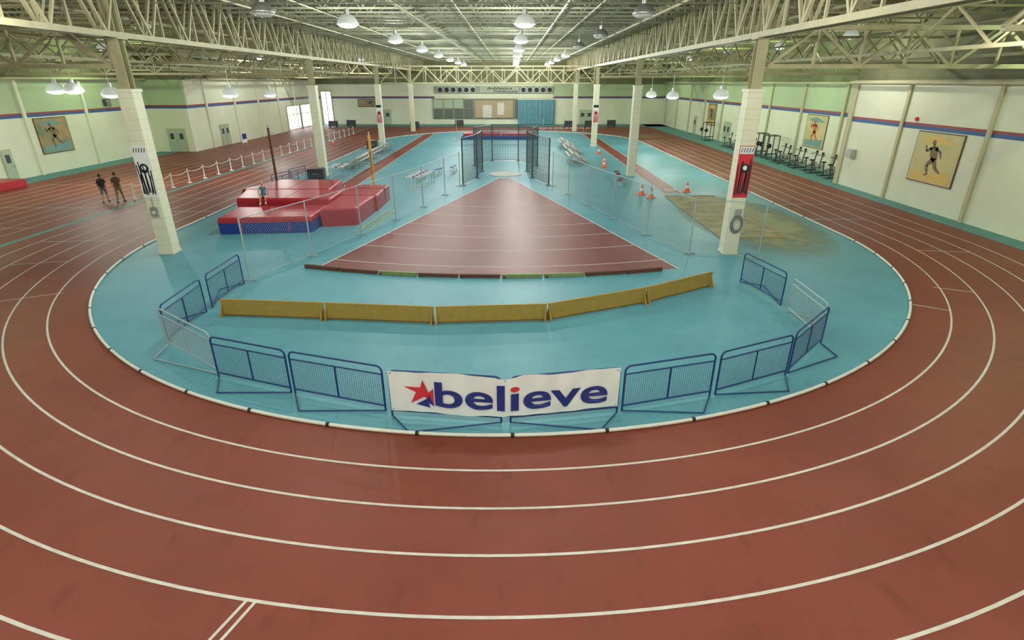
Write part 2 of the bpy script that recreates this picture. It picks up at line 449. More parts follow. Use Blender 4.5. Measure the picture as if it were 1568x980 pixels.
for (x,z) in ((x0+.05,1.17),(-0.15,1.14),(x1-.05,1.17),(x0+.05,.26),(x1-.05,.28)): b.disc((x,ban_y(x,z)-.01,z),0.02,M_METAL,n=8,axis='Y')
b.obj('believe_banner')

# ---------------------------------------------------------------- columns
YC=[23.6,45.4,67.4,89.2]; XCL,XCR=-15.3,9.65
def column(x,y):
    b=MB(); s=0.31
    b.rbox(x-s,x+s,y-s,y+s,0.0,6.7,M_COLW,0.03)
    b.box(x-s-.02,x+s+.02,y-s-.02,y+s+.02,0,0.12,M_COLW)
    b.box(x-s-.03,x+s+.03,y-s-.03,y+s+.03,6.62,6.74,M_COLW)
    for k in range(1,17): b.box(x-s-.003,x+s+.003,y-s-.003,y+s+.003,k*.4-.004,k*.4+.004,M_PIL)
    b.box(x-.2,x+.2,y-.2,y-.17,6.7,ZC,M_STEEL); b.box(x-.2,x+.2,y+.17,y+.2,6.7,ZC,M_STEEL); b.box(x-.015,x+.015,y-.17,y+.17,6.7,ZC,M_STEEL)
    b.box(x-.3,x+.3,y-.3,y+.3,8.5,8.56,M_STEEL)
    return b.obj('column')
for y in YC:
    column(XCL,y); column(XCR,y)
def colposter(x,y,bg,fg,acc):
    b=MB(); yy=y-.325
    b.box(x-.31,x+.31,yy-.008,yy+.01,2.5,4.6,bg)
    random.seed(int(x*7+y))
    b.box(x-.29,x+.29,yy-.012,yy-.007,4.28,4.57,acc)
    for k in range(5): 
        px=x-.24+k*.11; b.beam((px,yy-.016,4.34),(px+.05,yy-.016,4.52),0.03,M_BLACK,0.01)
    for k in range(9):
        a=(x-.24+.06*k, yy-.014, 2.6+0.12*random.random()); c=(x-.26+.065*k+random.uniform(-.12,.12), yy-.014, 3.4+0.7*random.random())
        c=(max(x-.27,min(x+.27,c[0])),c[1],c[2])
        b.beam(a,c,0.045,fg,0.006)
    b.disc((x+.02,yy-.013,3.7),0.2,fg,n=9,axis='Y'); b.disc((x+.02,yy-.016,3.72),0.1,acc,n=7,axis='Y')
    b.obj('column_poster')
colposter(XCL,YC[0],M_BANW,M_BLACK,M_BANW); colposter(XCR,YC[0],M_INKR,M_BLACK,M_BANW)
colposter(XCL,YC[2],M_BANW,M_INKR,M_BLACK); colposter(XCR,YC[2],M_BANW,M_INKR,M_BLACK)
b=MB(); b.rbox(XCL-.15,XCL+.15,YC[0]-.42,YC[0]-.31,1.7,2.1,M_METAL,0.02); b.cyl((XCL,YC[0]-.36,2.1),(XCL,YC[0]-.36,2.5),.02,M_METAL)
b.box(XCL-.07,XCL+.07,YC[0]-.43,YC[0]-.42,1.8,1.95,M_WHITE); b.obj('electrical_box')
b=MB()
for k in range(5):
    r=.34-.035*k; yy=YC[0]-.345-.015*k
    b.tube([(XCR+.05+r*.8*math.cos(2*PI*i/24),yy,1.35+r*1.2*math.sin(2*PI*i/24)) for i in range(24)],.016,M_DARK if k%2 else M_METAL,n=6,closed=True)
b.rbox(XCR-.1,XCR+.15,YC[0]-.45,YC[0]-.32,1.75,2.0,M_METAL,.01)
b.obj('coiled_cable')

# ---------------------------------------------------------------- roof structure
b=MB(); b.box(XL1-.3,XR2+.3,YN-.3,YF+.3,ZC,ZC+.3,M_CEIL); b.obj('ceiling')
def truss(b,p,q,z0,z1,n,w,m=M_STEEL,vert=False,ww=None):
    p=Vector(p);q=Vector(q); ww=ww or w*.6
    b.beam((*p,z0),(*q,z0),w,m); b.beam((*p,z1),(*q,z1),w,m)
    for i in range(n):
        a=p.lerp(q,i/n); c=p.lerp(q,(i+1)/n)
        if i%2==0: b.beam((*a,z0),(*c,z1),ww,m)
        else: b.beam((*a,z1),(*c,z0),ww,m)
        if vert: b.beam((*c,z0),(*c,z1),ww*.8,m)
e=0.1
b=MB()
for X in (XCL,XCR):
    truss(b,(X-.16,YN+e),(X-.16,YF-e),8.65,11.2,78,0.2,vert=True,ww=.11)
    truss(b,(X+.16,YN+e),(X+.16,YF-e),8.65,11.2,78,0.2,vert=False,ww=.09)
b.obj('roof_girder_truss')
b=MB(); y=YN+1.2
while y<YF-0.5:
    truss(b,(XCL+.3,y),(XCR-.3,y),10.35,11.3,26,0.09,m=M_STEELC,ww=.045)
    y+=1.83
b.obj('bar_joists_center')
b=MB(); y=YN+1.2
while y<YF-0.5:
    xr=XR1 if y<YRS else XR2; xl=XL1 if y<YSTEP+.5 else XL2
    truss(b,(XCR+.3,y),(xr-e,y),10.2,11.3,14,0.10,ww=.05)
    truss(b,(xl+e,y),(XCL-.3,y),10.2,11.3,20,0.10,ww=.05)
    y+=2.7
b.obj('bar_joists_side')
b=MB()
for y in YC+[1.8]:
    xr=XR1 if y<YRS else XR2; xl=XL1 if y<YSTEP else XL2
    truss(b,(XCR+.36,y),(xr-e,y),7.55,8.9,8,0.16,ww=.11,vert=True)
    truss(b,(xl+e,y),(XCL-.36,y),7.55,8.9,12,0.16,ww=.11,vert=True)
for y in YC[2:]:
    truss(b,(XCL+.36,y),(XCR-.36,y),6.85,8.6,14,0.14,ww=.1,vert=True)
b.obj('cross_truss')
b=MB()
for x in (-20.5,-26,-32): truss(b,(x,YN+e),(x,YF-e),8.0,9.3,56,0.12,ww=.07)
for x in (14.5,19.5): truss(b,(x,YN+e),(x,YF-e),8.0,9.3,56,0.12,ww=.07)
for y in (12.5,34.5,56.4,78):
    xr=XR1 if y<YRS else XR2; xl=XL1 if y<YSTEP else XL2
    truss(b,(XCR+.3,y),(xr-e,y),8.0,9.3,10,0.12,ww=.07); truss(b,(xl+e,y),(XCL-.3,y),8.0,9.3,14,0.12,ww=.07)
b.obj('bracing_truss')
b=MB()
for x,z,r in ((-12,10.1,.05),(-9.5,10.2,.03),(-5.2,10.15,.07),(-2.6,10.2,.03),(2.4,10.1,.05),(4.0,10.2,.03),(7.3,10.1,.07),(-18,9.7,.09),(-29,9.6,.06),(12.4,9.6,.08),(17,9.8,.05)):
    b.cyl((x,YN+e,z),(x,YF-e,z),r,M_STEEL,n=8)
b.cyl((XR1-.45,YN+e,6.95),(XR1-.45,YRS,6.95),0.11,M_PIL,n=10)
b.cyl((XR2-.45,YRS,6.9),(XR2-.45,YF-e,6.9),0.09,M_PIL,n=10)
b.cyl((XL1+.35,YN+e,7.25),(XL1+.35,YSTEP-.1,7.25),0.11,M_PIL,n=10)
b.cyl((XL2+.35,YSTEP+.4,7.25),(XL2+.35,YF-e,7.25),0.09,M_PIL,n=10)
for k in range(12): b.cyl((XCL+.3,10+8*k,10.0),(XCR-.3,10+8*k,10.0),0.025,M_STEELC,n=6)
b.obj('sprinkler_pipes')

# ---------------------------------------------------------------- walls
b=MB()
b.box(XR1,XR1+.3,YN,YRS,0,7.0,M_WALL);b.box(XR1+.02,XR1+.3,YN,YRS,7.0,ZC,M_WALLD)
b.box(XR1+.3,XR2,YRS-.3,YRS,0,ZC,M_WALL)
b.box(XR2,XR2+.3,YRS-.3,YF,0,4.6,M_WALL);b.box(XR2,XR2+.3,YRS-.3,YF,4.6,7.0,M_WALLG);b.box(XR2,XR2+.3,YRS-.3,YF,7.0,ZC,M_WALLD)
b.obj('wall_right')
b=MB()
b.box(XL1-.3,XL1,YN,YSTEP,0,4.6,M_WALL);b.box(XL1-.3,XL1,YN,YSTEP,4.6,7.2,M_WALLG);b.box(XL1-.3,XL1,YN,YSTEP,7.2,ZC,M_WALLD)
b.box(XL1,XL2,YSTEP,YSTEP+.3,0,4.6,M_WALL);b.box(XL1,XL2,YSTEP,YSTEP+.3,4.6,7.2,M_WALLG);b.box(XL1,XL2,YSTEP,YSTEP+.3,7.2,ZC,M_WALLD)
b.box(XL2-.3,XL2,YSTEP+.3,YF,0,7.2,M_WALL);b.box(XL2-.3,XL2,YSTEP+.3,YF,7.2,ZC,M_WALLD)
b.obj('wall_left')
b=MB()
b.box(XL2-.3,XR2+.3,YF,YF+.3,0,4.3,M_WALL)
b.box(XL2-.3,7.2,YF,YF+.3,4.3,6.6,M_WALL); b.box(7.2,XR2+.3,YF,YF+.3,4.3,6.6,M_WALLG)
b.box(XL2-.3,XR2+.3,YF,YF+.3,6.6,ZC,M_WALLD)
b.obj('wall_back')
b=MB(); b.box(XL1-.3,XR1+.3,YN-.3,YN,0,ZC,M_WALL); b.obj('wall_front')
def stripe(name,f):
    b=MB(); f(b); b.obj(name)
def st(b,x0,x1,y0,y1,z=4.5): 
    b.box(x0,x1,y0,y1,z,z+.2,M_NAVY); b.box(x0,x1,y0,y1,z+.2,z+.34,M_SRED)
stripe('trim_1',lambda b:(st(b,XR1-.012,XR1,YN,YRS,4.4),st(b,XR2-.012,XR2,YRS,YF,4.4)))
stripe('trim_2',lambda b:(st(b,XL1,XL1+.012,YN,YSTEP,4.4),st(b,XL1,XL2+.012,YSTEP-.012,YSTEP,4.4),st(b,XL2,XL2+.012,YSTEP,YF,4.4)))
stripe('trim_3',lambda b:(st(b,XL2,-13.7,YF-.012,YF,4.3),st(b,7.4,XR2,YF-.012,YF,4.3)))
b=MB()
for y in (2.1,8.9,15.7,22.5,29.3,36.1): b.box(XR1-.12,XR1+.05,y-.12,y+.12,0,6.94,M_PIL)
b.box(XR1-.12,XR1+.05,YRS-.45,YRS+.05,0,6.94,M_PIL)
b.box(XR1-.2,XR1+.05,YN,YRS,6.95,7.1,M_PIL)
y=YRS+5
while y<YF: b.box(XR2-.16,XR2+.05,y-.14,y+.14,0,7,M_PIL); y+=6.8
b.obj('wall_pilasters_right')
b=MB(); y=5
while y<YSTEP: b.box(XL1-.05,XL1+.16,y-.14,y+.14,0,7.2,M_WALL); y+=6.8
y=YSTEP+4
while y<YF: b.box(XL2-.05,XL2+.16,y-.14,y+.14,0,7.2,M_WALL); y+=6.8
b.obj('wall_pilasters_left')

# back facade
b=MB()
b.box(-13.6,7.2,YF-.25,YF-.0,5.15,6.3,mat('fascia_grey',(0.26,0.30,0.23),.7))
for x in [-12.6+1.15*i for i in range(6)]+[2.0+1.15*i for i in range(5)]:
    b.cyl((x,YF-.25,5.7),(x,YF-.36,5.7),0.48,M_METAL,n=20); b.disc((x,YF-.37,5.7),0.42,M_BLACK,axis='Y')
b.obj('ventilation_fans')
b=MB()
b.box(-14,7.6,YF-.12,YF,0.9,4.2,mat('window_dark_glass',(0.12,0.15,0.13),.2))
for i in range(9): b.box(-14+i*1.8-.06,-14+i*1.8+.06,YF-.2,YF-.1,0.9,4.25,M_STEEL)
b.box(-14,7.6,YF-.2,YF-.1,4.15,4.3,M_STEEL); b.box(-14,.4,YF-.2,YF-.1,2.6,2.68,M_STEEL)
for i in (0,1,2): b.box(-13.9+i*1.8,-12.3+i*1.8,YF-.16,YF-.11,2.7,4.1,M_DOOR)
b.box(-6.6,0.2,YF-.22,YF-.13,1.1,4.0,M_BEIGE); b.box(-5.2,-3.6,YF-.24,YF-.13,1.1,3.2,M_WHITE); b.box(-2.6,-1.4,YF-.24,YF-.13,1.6,3.6,M_WHITE)
b.obj('window_1')
b=MB()
for i in range(26):
    x=1.2+i*.25; y=YF-.45+0.08*math.sin(i*2.3)
    b.cyl((x,y,0.05),(x,y,4.1),0.14,M_LOCK,n=8)
b.box(1,7.7,YF-.5,YF-.4,4.1,4.2,M_METAL)
b.obj('divider_curtain')
def text_mesh(b,body,x0,x1,z0,z1,y,m):
    cu=bpy.data.curves.new('t','FONT'); cu.body=body; cu.offset=.01; cu.resolution_u=3
    to=bpy.data.objects.new('t',cu); COL.objects.link(to); bpy.context.view_layer.update()
    me=bpy.data.meshes.new_from_object(to.evaluated_get(bpy.context.evaluated_depsgraph_get())); bpy.data.objects.remove(to)
    xs=[v.co.x for v in me.vertices]; ys=[v.co.y for v in me.vertices]
    a,c,d,e=min(xs),max(xs),min(ys),max(ys)
    b.add([(x0+(v.co.x-a)/(c-a)*(x1-x0),y,z0+(v.co.y-d)/(e-d)*(z1-z0)) for v in me.vertices],[list(p.vertices) for p in me.polygons],m)
b=MB(); b.box(-5.6,1.2,YF-.30,YF-.26,5.25,6.2,mat('sign_panel',(0.36,0.40,0.30),.6))
text_mesh(b,'Athletics',-4.4,0,5.75,6.15,YF-.32,M_BLACK); text_mesh(b,'Fieldhouse',-3.2,1.0,5.3,5.65,YF-.32,M_BLACK)
b.obj('facade_sign')
b=MB()
for (y0,y1) in ((89.2,94.5),(95.2,101)):
    b.box(XL2,XL2+.05,y0,y1,0.2,3.5,M_WIN)
    for y in (y0,(y0+y1)/2,y1): b.box(XL2,XL2+.12,y-.07,y+.07,0,3.6,M_STEEL)
    b.box(XL2,XL2+.12,y0,y1,3.5,3.65,M_STEEL); b.box(XL2,XL2+.12,y0,y1,2.2,2.3,M_STEEL)
b.obj('window_2')
b=MB(); b.box(-33.7,-31.9,YF-.06,YF,0.1,5.4,M_WIN)
for x in (-33.7,-32.8,-31.9): b.box(x-.07,x+.07,YF-.14,YF,0,5.5,M_STEEL)
b.box(-33.7,-31.9,YF-.14,YF,5.4,5.55,M_STEEL); b.box(-33.7,-31.9,YF-.14,YF,2.6,2.7,M_STEEL)
b.obj('window_3')
def door(name,x,y,axis,w=1.0,h=2.1,n=1,m=M_DOOR):
    b=MB()
    for k in range(n):
        o=k*w
        if axis=='Y':
            b.box(x+o,x+o+w,y-.06,y,0,h+.08,M_PIL); b.box(x+o+.06,x+o+w-.06,y-.09,y-.05,0.01,h,m); b.box(x+o+w-.22,x+o+w-.12,y-.14,y-.09,.95,1.1,M_METAL)
            b.box(x+o+.3,x+o+w-.3,y-.1,y-.085,1.3,1.9,M_DARK)
        else:
            s=axis
            b.box(min(x,x+s*.06),max(x,x+s*.06),y+o,y+o+w,0,h+.08,M_PIL); b.box(min(x+s*.05,x+s*.09),max(x+s*.05,x+s*.09),y+o+.06,y+o+w-.06,.01,h,m)
            b.box(min(x+s*.09,x+s*.14),max(x+s*.09,x+s*.14),y+o+w-.22,y+o+w-.12,.95,1.1,M_METAL)
            b.box(min(x+s*.085,x+s*.1),max(x+s*.085,x+s*.1),y+o+.3,y+o+w-.3,1.3,1.9,M_DARK)
    b.obj(name)
door('door_1',-37.2,YSTEP-.001,'Y',1.0,2.3,2); door('door_2',XL2,68,1,1.1,2.3,2); door('door_3',XR2,70.6,-1,1.2,2.4,2); door('door_4',XR2,84,-1,1.2,2.4,1)
door('door_5',-24,YF,'Y',1.2,2.4,2); door('door_6',12,YF,'Y',1.2,2.4,2); door('door_7',XL1,42.5,1,1.0,2.2,1)
def runner(b,P,m):
    def limb(a,c,w1,w2):
        a=Vector(a);c=Vector(c);d=(c-a).normalized();n=Vector((-d.y,d.x))
        b.add([P(*(a+n*w1)),P(*(a-n*w1)),P(*(c-n*w2)),P(*(c+n*w2))],[(0,1,2,3)],m)
    limb((.5,.48),(.56,.72),.07,.09); limb((.56,.70),(.57,.78),.03,.03)
    b.add([P(.58+.045*math.cos(t*PI/5),.81+.045*math.sin(t*PI/5)) for t in range(10)],[tuple(range(10))],m)
    limb((.5,.5),(.62,.36),.05,.035); limb((.62,.36),(.56,.18),.035,.02); limb((.56,.18),(.63,.16),.015,.015)
    limb((.5,.5),(.42,.32),.05,.035); limb((.42,.32),(.30,.24),.035,.02)
    limb((.6,.7),(.70,.62),.03,.025); limb((.70,.62),(.74,.74),.025,.015); limb((.52,.7),(.40,.64),.03,.025); limb((.40,.64),(.36,.52),.025,.015)
def wposter(x,s,y0,y1,z0,z1,bg,fg,acc):
    b=MB()
    b.box(min(x,x+s*.05),max(x,x+s*.05),y0,y1,z0,z1,M_BROWN)
    xx=x+s*.055; e=.06
    b.box(min(xx,xx+s*.01),max(xx,xx+s*.01),y0+e,y1-e,z0+e,z1-e,bg)
    def P(u,v,o=.016): return (xx+s*o,(y0+(y1-y0)*u) if s<0 else (y1-(y1-y0)*u),z0+(z1-z0)*v)
    b.add([P(.08+.84*u,v,.014) for u,v in ((0,.05),(1,.05),(1,.22),(0,.28))],[(0,1,2,3)],acc)
    b.add([P(u,v,.014) for u,v in ((.1,.8),(.5,.94),(.9,.85),(.6,.76))],[(0,1,2,3)],acc)
    runner(b,P,fg)
    b.obj('wall_poster')
FG=mat('poster_figure_brown',(0.16,0.12,0.06),.6); FG2=mat('poster_figure_red',(0.5,0.12,0.05),.6)
G1=mat('poster_gold_accent',(0.60,0.42,0.12),.6); G2=mat('poster_teal_accent',(0.15,0.3,0.28),.6)
wposter(XR1,-1,30.7,34.4,1.5,4.35,M_POST,FG,G1)
wposter(XR2,-1,49,52.6,1.6,4.35,M_POST,FG2,G2)
wposter(XR2,-1,76.4,79.6,1.6,4.35,M_POST2,FG,G1)
wposter(XL1,1,46.5,50.0,1.5,4.3,M_POST2,FG,G2)
b=MB(); b.box(-27.3,-23.2,YF-.06,YF,2.9,4.2,M_BLACK); b.box(-27.2,-23.3,YF-.08,YF-.05,3.0,4.1,M_POST2)
runner(b,lambda u,v:(-27.2+3.9*u,YF-.1,3.0+1.1*v),FG); b.obj('wall_poster')
for (x,y,z,s) in ((XL1,30,3.1,1),(XL1,55.5,4.9,1),(XR1,40.5,2.0,-1),(XL1,37.2,2.4,1)):
    b=MB(); b.rbox(min(x,x+s*.35),max(x,x+s*.35),y-.35,y+.35,z,z+.6,M_DARK if z>2.2 else M_METAL,.03)
    for k in range(5):
        a_,c_=sorted((x+s*.34,x+s*.365)); b.box(a_,c_,y-.3,y+.3,z+.08+k*.1,z+.12+k*.1,M_METAL)
    b.obj('wall_heater')
b=MB(); b.tube([(XL1+.1,38,0.05),(XL1+.1,38,2.1),(XL1+.1,41.5,2.1),(XL1+.1,41.5,.05)],.04,M_METAL); b.tube([(XL1+.1,38,1.2),(XL1+.1,41.5,1.2)],.03,M_METAL)
b.obj('wall_bars_rack')
b=MB(); b.cyl((XR1,34.9,4.95),(XR1-.1,34.9,4.95),.12,M_INKR,n=14); b.cyl((XR1-.1,34.9,4.95),(XR1-.13,34.9,4.95),.05,M_INKR,n=10); b.obj('alarm_bell')

# ---------------------------------------------------------------- lamps (round dome high-bays)
def lamp_mesh(lit):
    b=MB()
    b.lathe([(0.08,0.36),(0.18,0.34),(0.28,0.28),(0.37,0.18),(0.43,0.06),(0.46,-0.04),(0.43,-0.03),(0.35,0.15),(0.2,0.30)],(0,0,0),M_LAMPR if lit else M_METAL,n=24)
    b.cyl((0,0,.33),(0,0,.55),.11,M_METAL,n=14)
    b.cyl((0,0,.55),(0,0,1.5),.015,M_METAL,n=6)
    lm=M_LAMP if lit else mat('lamp_lens_off',(0.6,0.62,0.55),.3)
    b.lathe([(0.42,-0.02),(0.37,-.09),(0.26,-.14),(0.12,-.165),(0.0,-.17)],(0,0,0),lm,n=24)
    return b.mesh('high_bay_lamp')
LM,LD=lamp_mesh(True),lamp_mesh(False)
COOL=(0.97,1.0,0.93); WARM=(1.0,0.95,0.82); GREEN=(0.76,1.0,0.56)
def lamp(x,y,z,e,col=COOL,lit=True,sc=1):
    o=inst(LM if lit else LD,'high_bay_lamp',(x,y,z),0,sc)
    if e>0: point_light(o,(0,0,-0.36),e,col,0.15)
    return o
ys=[-2,6,17.5,29,40.5,52,63.5,75,86,96]
for y in ys:
    k=.60 if y<20 else 1.12
    lamp(0.6,y,9.5,1400*k,sc=1.1); lamp(-7.7,y,9.5,1300*k,sc=1.1)
for y in ys[:3]+ys[6:]: lamp(5.6,y,9.5,1000*(.65 if y<20 else 1),WARM)
for y in ys[3:6]: lamp(5.3,y-4,9.5,0,lit=False)
for (x,y) in ((-9.8,24.5),(-18,30),(-27,38)): lamp(x,y,9.5,0,lit=False)
for y in (-2,8,17): lamp(-14,y,9.3,600,WARM); lamp(13.0,y,9.3,600,WARM)
for (x,y,z,e) in ((-31.2,40.5,6.45,550),(-30.0,40.5,6.45,0),(-27.5,40.5,6.2,600),(-21.6,45.2,6.1,700),(-24.6,60,5.8,700),(16.1,45.4,6.0,750),(15.4,56.5,5.7,650),(15.7,66.5,5.6,650)):
    lamp(x,y,z,e,COOL,sc=1.35)
for (x,y,e_,c) in ((-34,20,700,WARM),(-34,33,1000,GREEN),(-27.5,8,650,WARM),(-27.5,24,700,WARM),(-35,52,1100,GREEN),(-30,72,1200,COOL),(-30,88,1200,COOL),(-19,76,900,WARM),
              (21,10,550,WARM),(21.5,21.5,950,GREEN),(21,38,900,WARM),(22,50,1000,GREEN),(22,62,1000,GREEN),(22,75,1000,GREEN),(22,92,900,GREEN)):
    lamp(x,y,9.6,e_,c)

# ---------------------------------------------------------------- landing mats (padded)
def mat_block(b,poly,z0,z1,top,side,lip=0.12,bev=0.10):
    bm=bmesh.new(); n=len(poly)
    lv=[]
    for z in (z0,z1-lip-bev,z1):
        lv.append([bm.verts.new((x,y,z)) for x,y in poly])
    for a in range(2):
        for k in range(n):
            j=(k+1)%n; bm.faces.new((lv[a][k],lv[a][j],lv[a+1][j],lv[a+1][k]))
    tf=bm.faces.new(lv[2])
    bm.edges.ensure_lookup_table()
    ed=[e_ for e_ in bm.edges if sum(1 for v in e_.verts if v in lv[2])==2 or (abs(e_.verts[0].co.z-e_.verts[1].co.z)>.05)]
    bmesh.ops.bevel(bm,geom=ed,offset=bev,segments=4,affect='EDGES',profile=.5)
    bmesh.ops.recalc_face_normals(bm,faces=bm.faces[:])
    bm.verts.index_update()
    vs=[v.co[:] for v in bm.verts]
    ft=[];fs=[]
    for f in bm.faces:
        (ft if f.calc_center_median().z>z1-lip-bev-.001 else fs).append([v.index for v in f.verts])
    b.add(vs,fs,side,True); b.add(vs,ft,top,False); bm.free()
b=MB()
mat_block(b,[(-14.6,26.7),(-10.1,27.1),(-10.1,30.1),(-14.8,29.7)],0.008,0.82,M_MRED,M_MBLUE,.16)
b.box(-12.42,-12.38,27.05,29.8,.80,.824,M_DARK)
for x in (-13.5,-11.2): b.box(x-.03,x+.03,26.7+(x+14.6)*.089-.01,26.75+(x+14.6)*.089,.1,.5,M_MRED)
b.obj('landing_mat')
b=MB()
mat_block(b,[(-9.98,28.2),(-8.2,28.6),(-8.0,31.98),(-9.98,31.98)],0.008,.95,M_MRED,M_MRED)
mat_block(b,[(-15.2,30.2),(-10.05,30.2),(-10.05,32.98),(-15.9,32.98)],0.008,1.12,M_MRED,M_MRED)
mat_block(b,[(-16.2,33.03),(-10.95,33.03),(-11.2,36.6),(-15.2,36.6)],0.008,1.12,M_MRED,M_MRED)
mat_block(b,[(-9.98,32.03),(-7.9,32.03),(-7.9,35.6),(-10.8,35.6)],0.008,.95,M_MRED,M_MRED)
b.box(-9.5,-7.88,34.2,34.3,.2,.96,M_BLACK); b.box(-12.6,-12.55,30.35,32.85,1.1,1.124,M_DARK); b.box(-13.5,-13.45,33.2,36.4,1.1,1.124,M_DARK)
b.obj('landing_mat')
for (x0_,x1_,y0,y1,m,h) in ((-38.0,-35.4,33.5,40.5,M_MRED,.55),(-36.2,-34.6,29.5,32.9,M_MBLUE,.12)):
    b=MB(); b.rbox(x0_,x1_,y0,y1,0.006,h,m,.05)
    for k in (1,2): b.box(x0_+.1,x1_-.1,y0+(y1-y0)*k/3-.02,y0+(y1-y0)*k/3+.02,h-.01,h+.006,M_DARK)
    b.obj('gym_mat')
b=MB(); b.rbox(-6.5,-1.6,76,80,0.008,.7,M_MRED,.08); b.rbox(-1.4,3.2,76,80,0.008,.7,M_MRED,.08); b.rbox(-6.6,3.3,75.3,75.9,0.008,.45,M_MBLUE,.06)
b.obj('landing_mat')
for x in (-7.2,4): 
    b=MB(); b.cyl((x,74.7,0.01),(x,74.7,2.6),.04,M_METAL); b.box(x-.3,x+.3,74.5,74.9,0.008,.08,M_METAL); b.box(x-.06,x+.06,74.6,74.7,1.8,1.9,M_DARK); b.obj('high_jump_upright')
for (x,y,h,m,w_) in ((-8.95,35.85,3.95,M_YEL,.14),(-15.6,36.85,4.3,M_BROWN,.12)):
    b=MB()
    b.beam((x,y,0.01),(x,y,h),w_,m); b.beam((x,y,h-1.0),(x,y,h+.2),.06,M_METAL)
    b.box(x-.1,x+.12,y-.12,y+.3,0.008,.07,M_DARK)
    b.beam((x-.05,y-.1,h-.3),(x+.35,y-.1,h-.3),.04,M_METAL); b.beam((x,y-.09,1.6),(x,y-.09,3.0),.04,M_DARK)
    b.obj('vault_standard')
b=MB()
b.box(-12.75,-11.4,37.2,84,0.006,0.011,M_RED)
for x in (-12.75,-11.4): ribbon(b,[(x,37.2),(x,84)],.06,.0135,M_WHITE,False)
b.obj('vault_runway')
b=MB(); b.box(10.35,11.65,37.6,84,0.006,0.011,M_RED)
for x in (10.35,11.65): ribbon(b,[(x,37.6),(x,84)],.06,.0135,M_WHITE,False)
b.box(10.35,11.65,39,39.2,.011,.014,M_WHITE)
b.obj('jump_runway')
b=MB(); NX,NY=22,44
X0,X1,Y0,Y1=10.2,13.4,26.0,36.6
vs=[]
for j in range(NY+1):
    for i in range(NX+1):
        x=X0+(X1-X0)*i/NX;y=Y0+(Y1-Y0)*j/NY
        z=.05+.05*noise.noise(Vector((x*1.2,y*1.2,0)))+.03*noise.noise(Vector((x*4,y*4,3)))
        vs.append((x,y,max(.02,z)))
b.add(vs,[(j*(NX+1)+i,j*(NX+1)+i+1,(j+1)*(NX+1)+i+1,(j+1)*(NX+1)+i) for j in range(NY) for i in range(NX)],M_SAND,True)
for a,c in (((X0,Y0),(X1,Y0)),((X1,Y0),(X1,Y1)),((X1,Y1),(X0,Y1)),((X0,Y1),(X0,Y0))): b.beam((*a,.04),(*c,.04),.07,M_SAND,.06)
b.obj('long_jump_sand_pit')
def dust_mat():
    m=bpy.data.materials.new('sand_dust'); m.use_nodes=True; nt=m.node_tree; bs=nt.nodes['Principled BSDF']
    bs.inputs['Base Color'].default_value=(0.33,0.35,0.20,1); bs.inputs['Roughness'].default_value=.9
    tc=nt.nodes.new('ShaderNodeTexCoord'); g=nt.nodes.new('ShaderNodeTexGradient'); g.gradient_type='SPHERICAL'
    mp=nt.nodes.new('ShaderNodeMapping'); nt.links.new(tc.outputs['Object'],mp.inputs['Vector']); mp.inputs['Scale'].default_value=(1/3.6,1/7.5,1)
    nt.links.new(mp.outputs['Vector'],g.inputs['Vector'])
    n=nt.nodes.new('ShaderNodeTexNoise'); n.inputs['Scale'].default_value=1.2; n.inputs['Detail'].default_value=8; nt.links.new(tc.outputs['Object'],n.inputs['Vector'])
    mu=nt.nodes.new('ShaderNodeMath'); mu.operation='MULTIPLY'; nt.links.new(g.outputs['Fac'],mu.inputs[0]); nt.links.new(n.outputs['Fac'],mu.inputs[1])
    m2=nt.nodes.new('ShaderNodeMath'); m2.operation='MULTIPLY'; m2.inputs[1].default_value=3.8; m2.use_clamp=True; nt.links.new(mu.outputs[0],m2.inputs[0])
    nt.links.new(m2.outputs[0],bs.inputs['Alpha']); return m
b=MB(); b.add([(3.3*math.cos(2*PI*k/40),7.5*math.sin(2*PI*k/40),0) for k in range(40)],[tuple(range(40))],dust_mat()); b.obj('spilled_sand',(12.9,29.8,.014))

# ---------------------------------------------------------------- stanchions
b=MB(); y=35.6; prev=None
while y<84:
    x=-24.5+(y-35.6)*0.028
    b.lathe([(.17,0),(.17,.03),(.04,.07),(.04,.95),(.055,.97),(.04,1.02),(0,1.03)],(x,y,0.005),M_CURB,n=12)
    if prev:
        pts=[]
        for k in range(9):
            t=k/8; pts.append((prev[0]+(x-prev[0])*t,prev[1]+(y-prev[1])*t,.92-.16*math.sin(PI*t)))
        b.tube(pts,.018,M_CURB,n=6)
    prev=(x,y); y+=2.1
b.obj('stanchion_rope_line')

b=MB(); b.box(-.19,.19,-.19,.19,0,.03,M_ORANGE); b.lathe([(.14,.03),(.1,.2)],(0,0,0),M_ORANGE,n=16); b.lathe([(.1,.2),(.07,.35)],(0,0,0),M_BANW,n=16); b.lathe([(.07,.35),(.03,.52),(0,.53)],(0,0,0),M_ORANGE,n=16)
cm=b.mesh('traffic_cone')
for (x,y) in ((8.75,37.2),(9.1,36.0),(12.1,38.2),(8.2,50),(8.6,52.5),(9.2,60),(-22,70)): inst(cm,'traffic_cone',(x,y,0.008),random.random(),1.3)

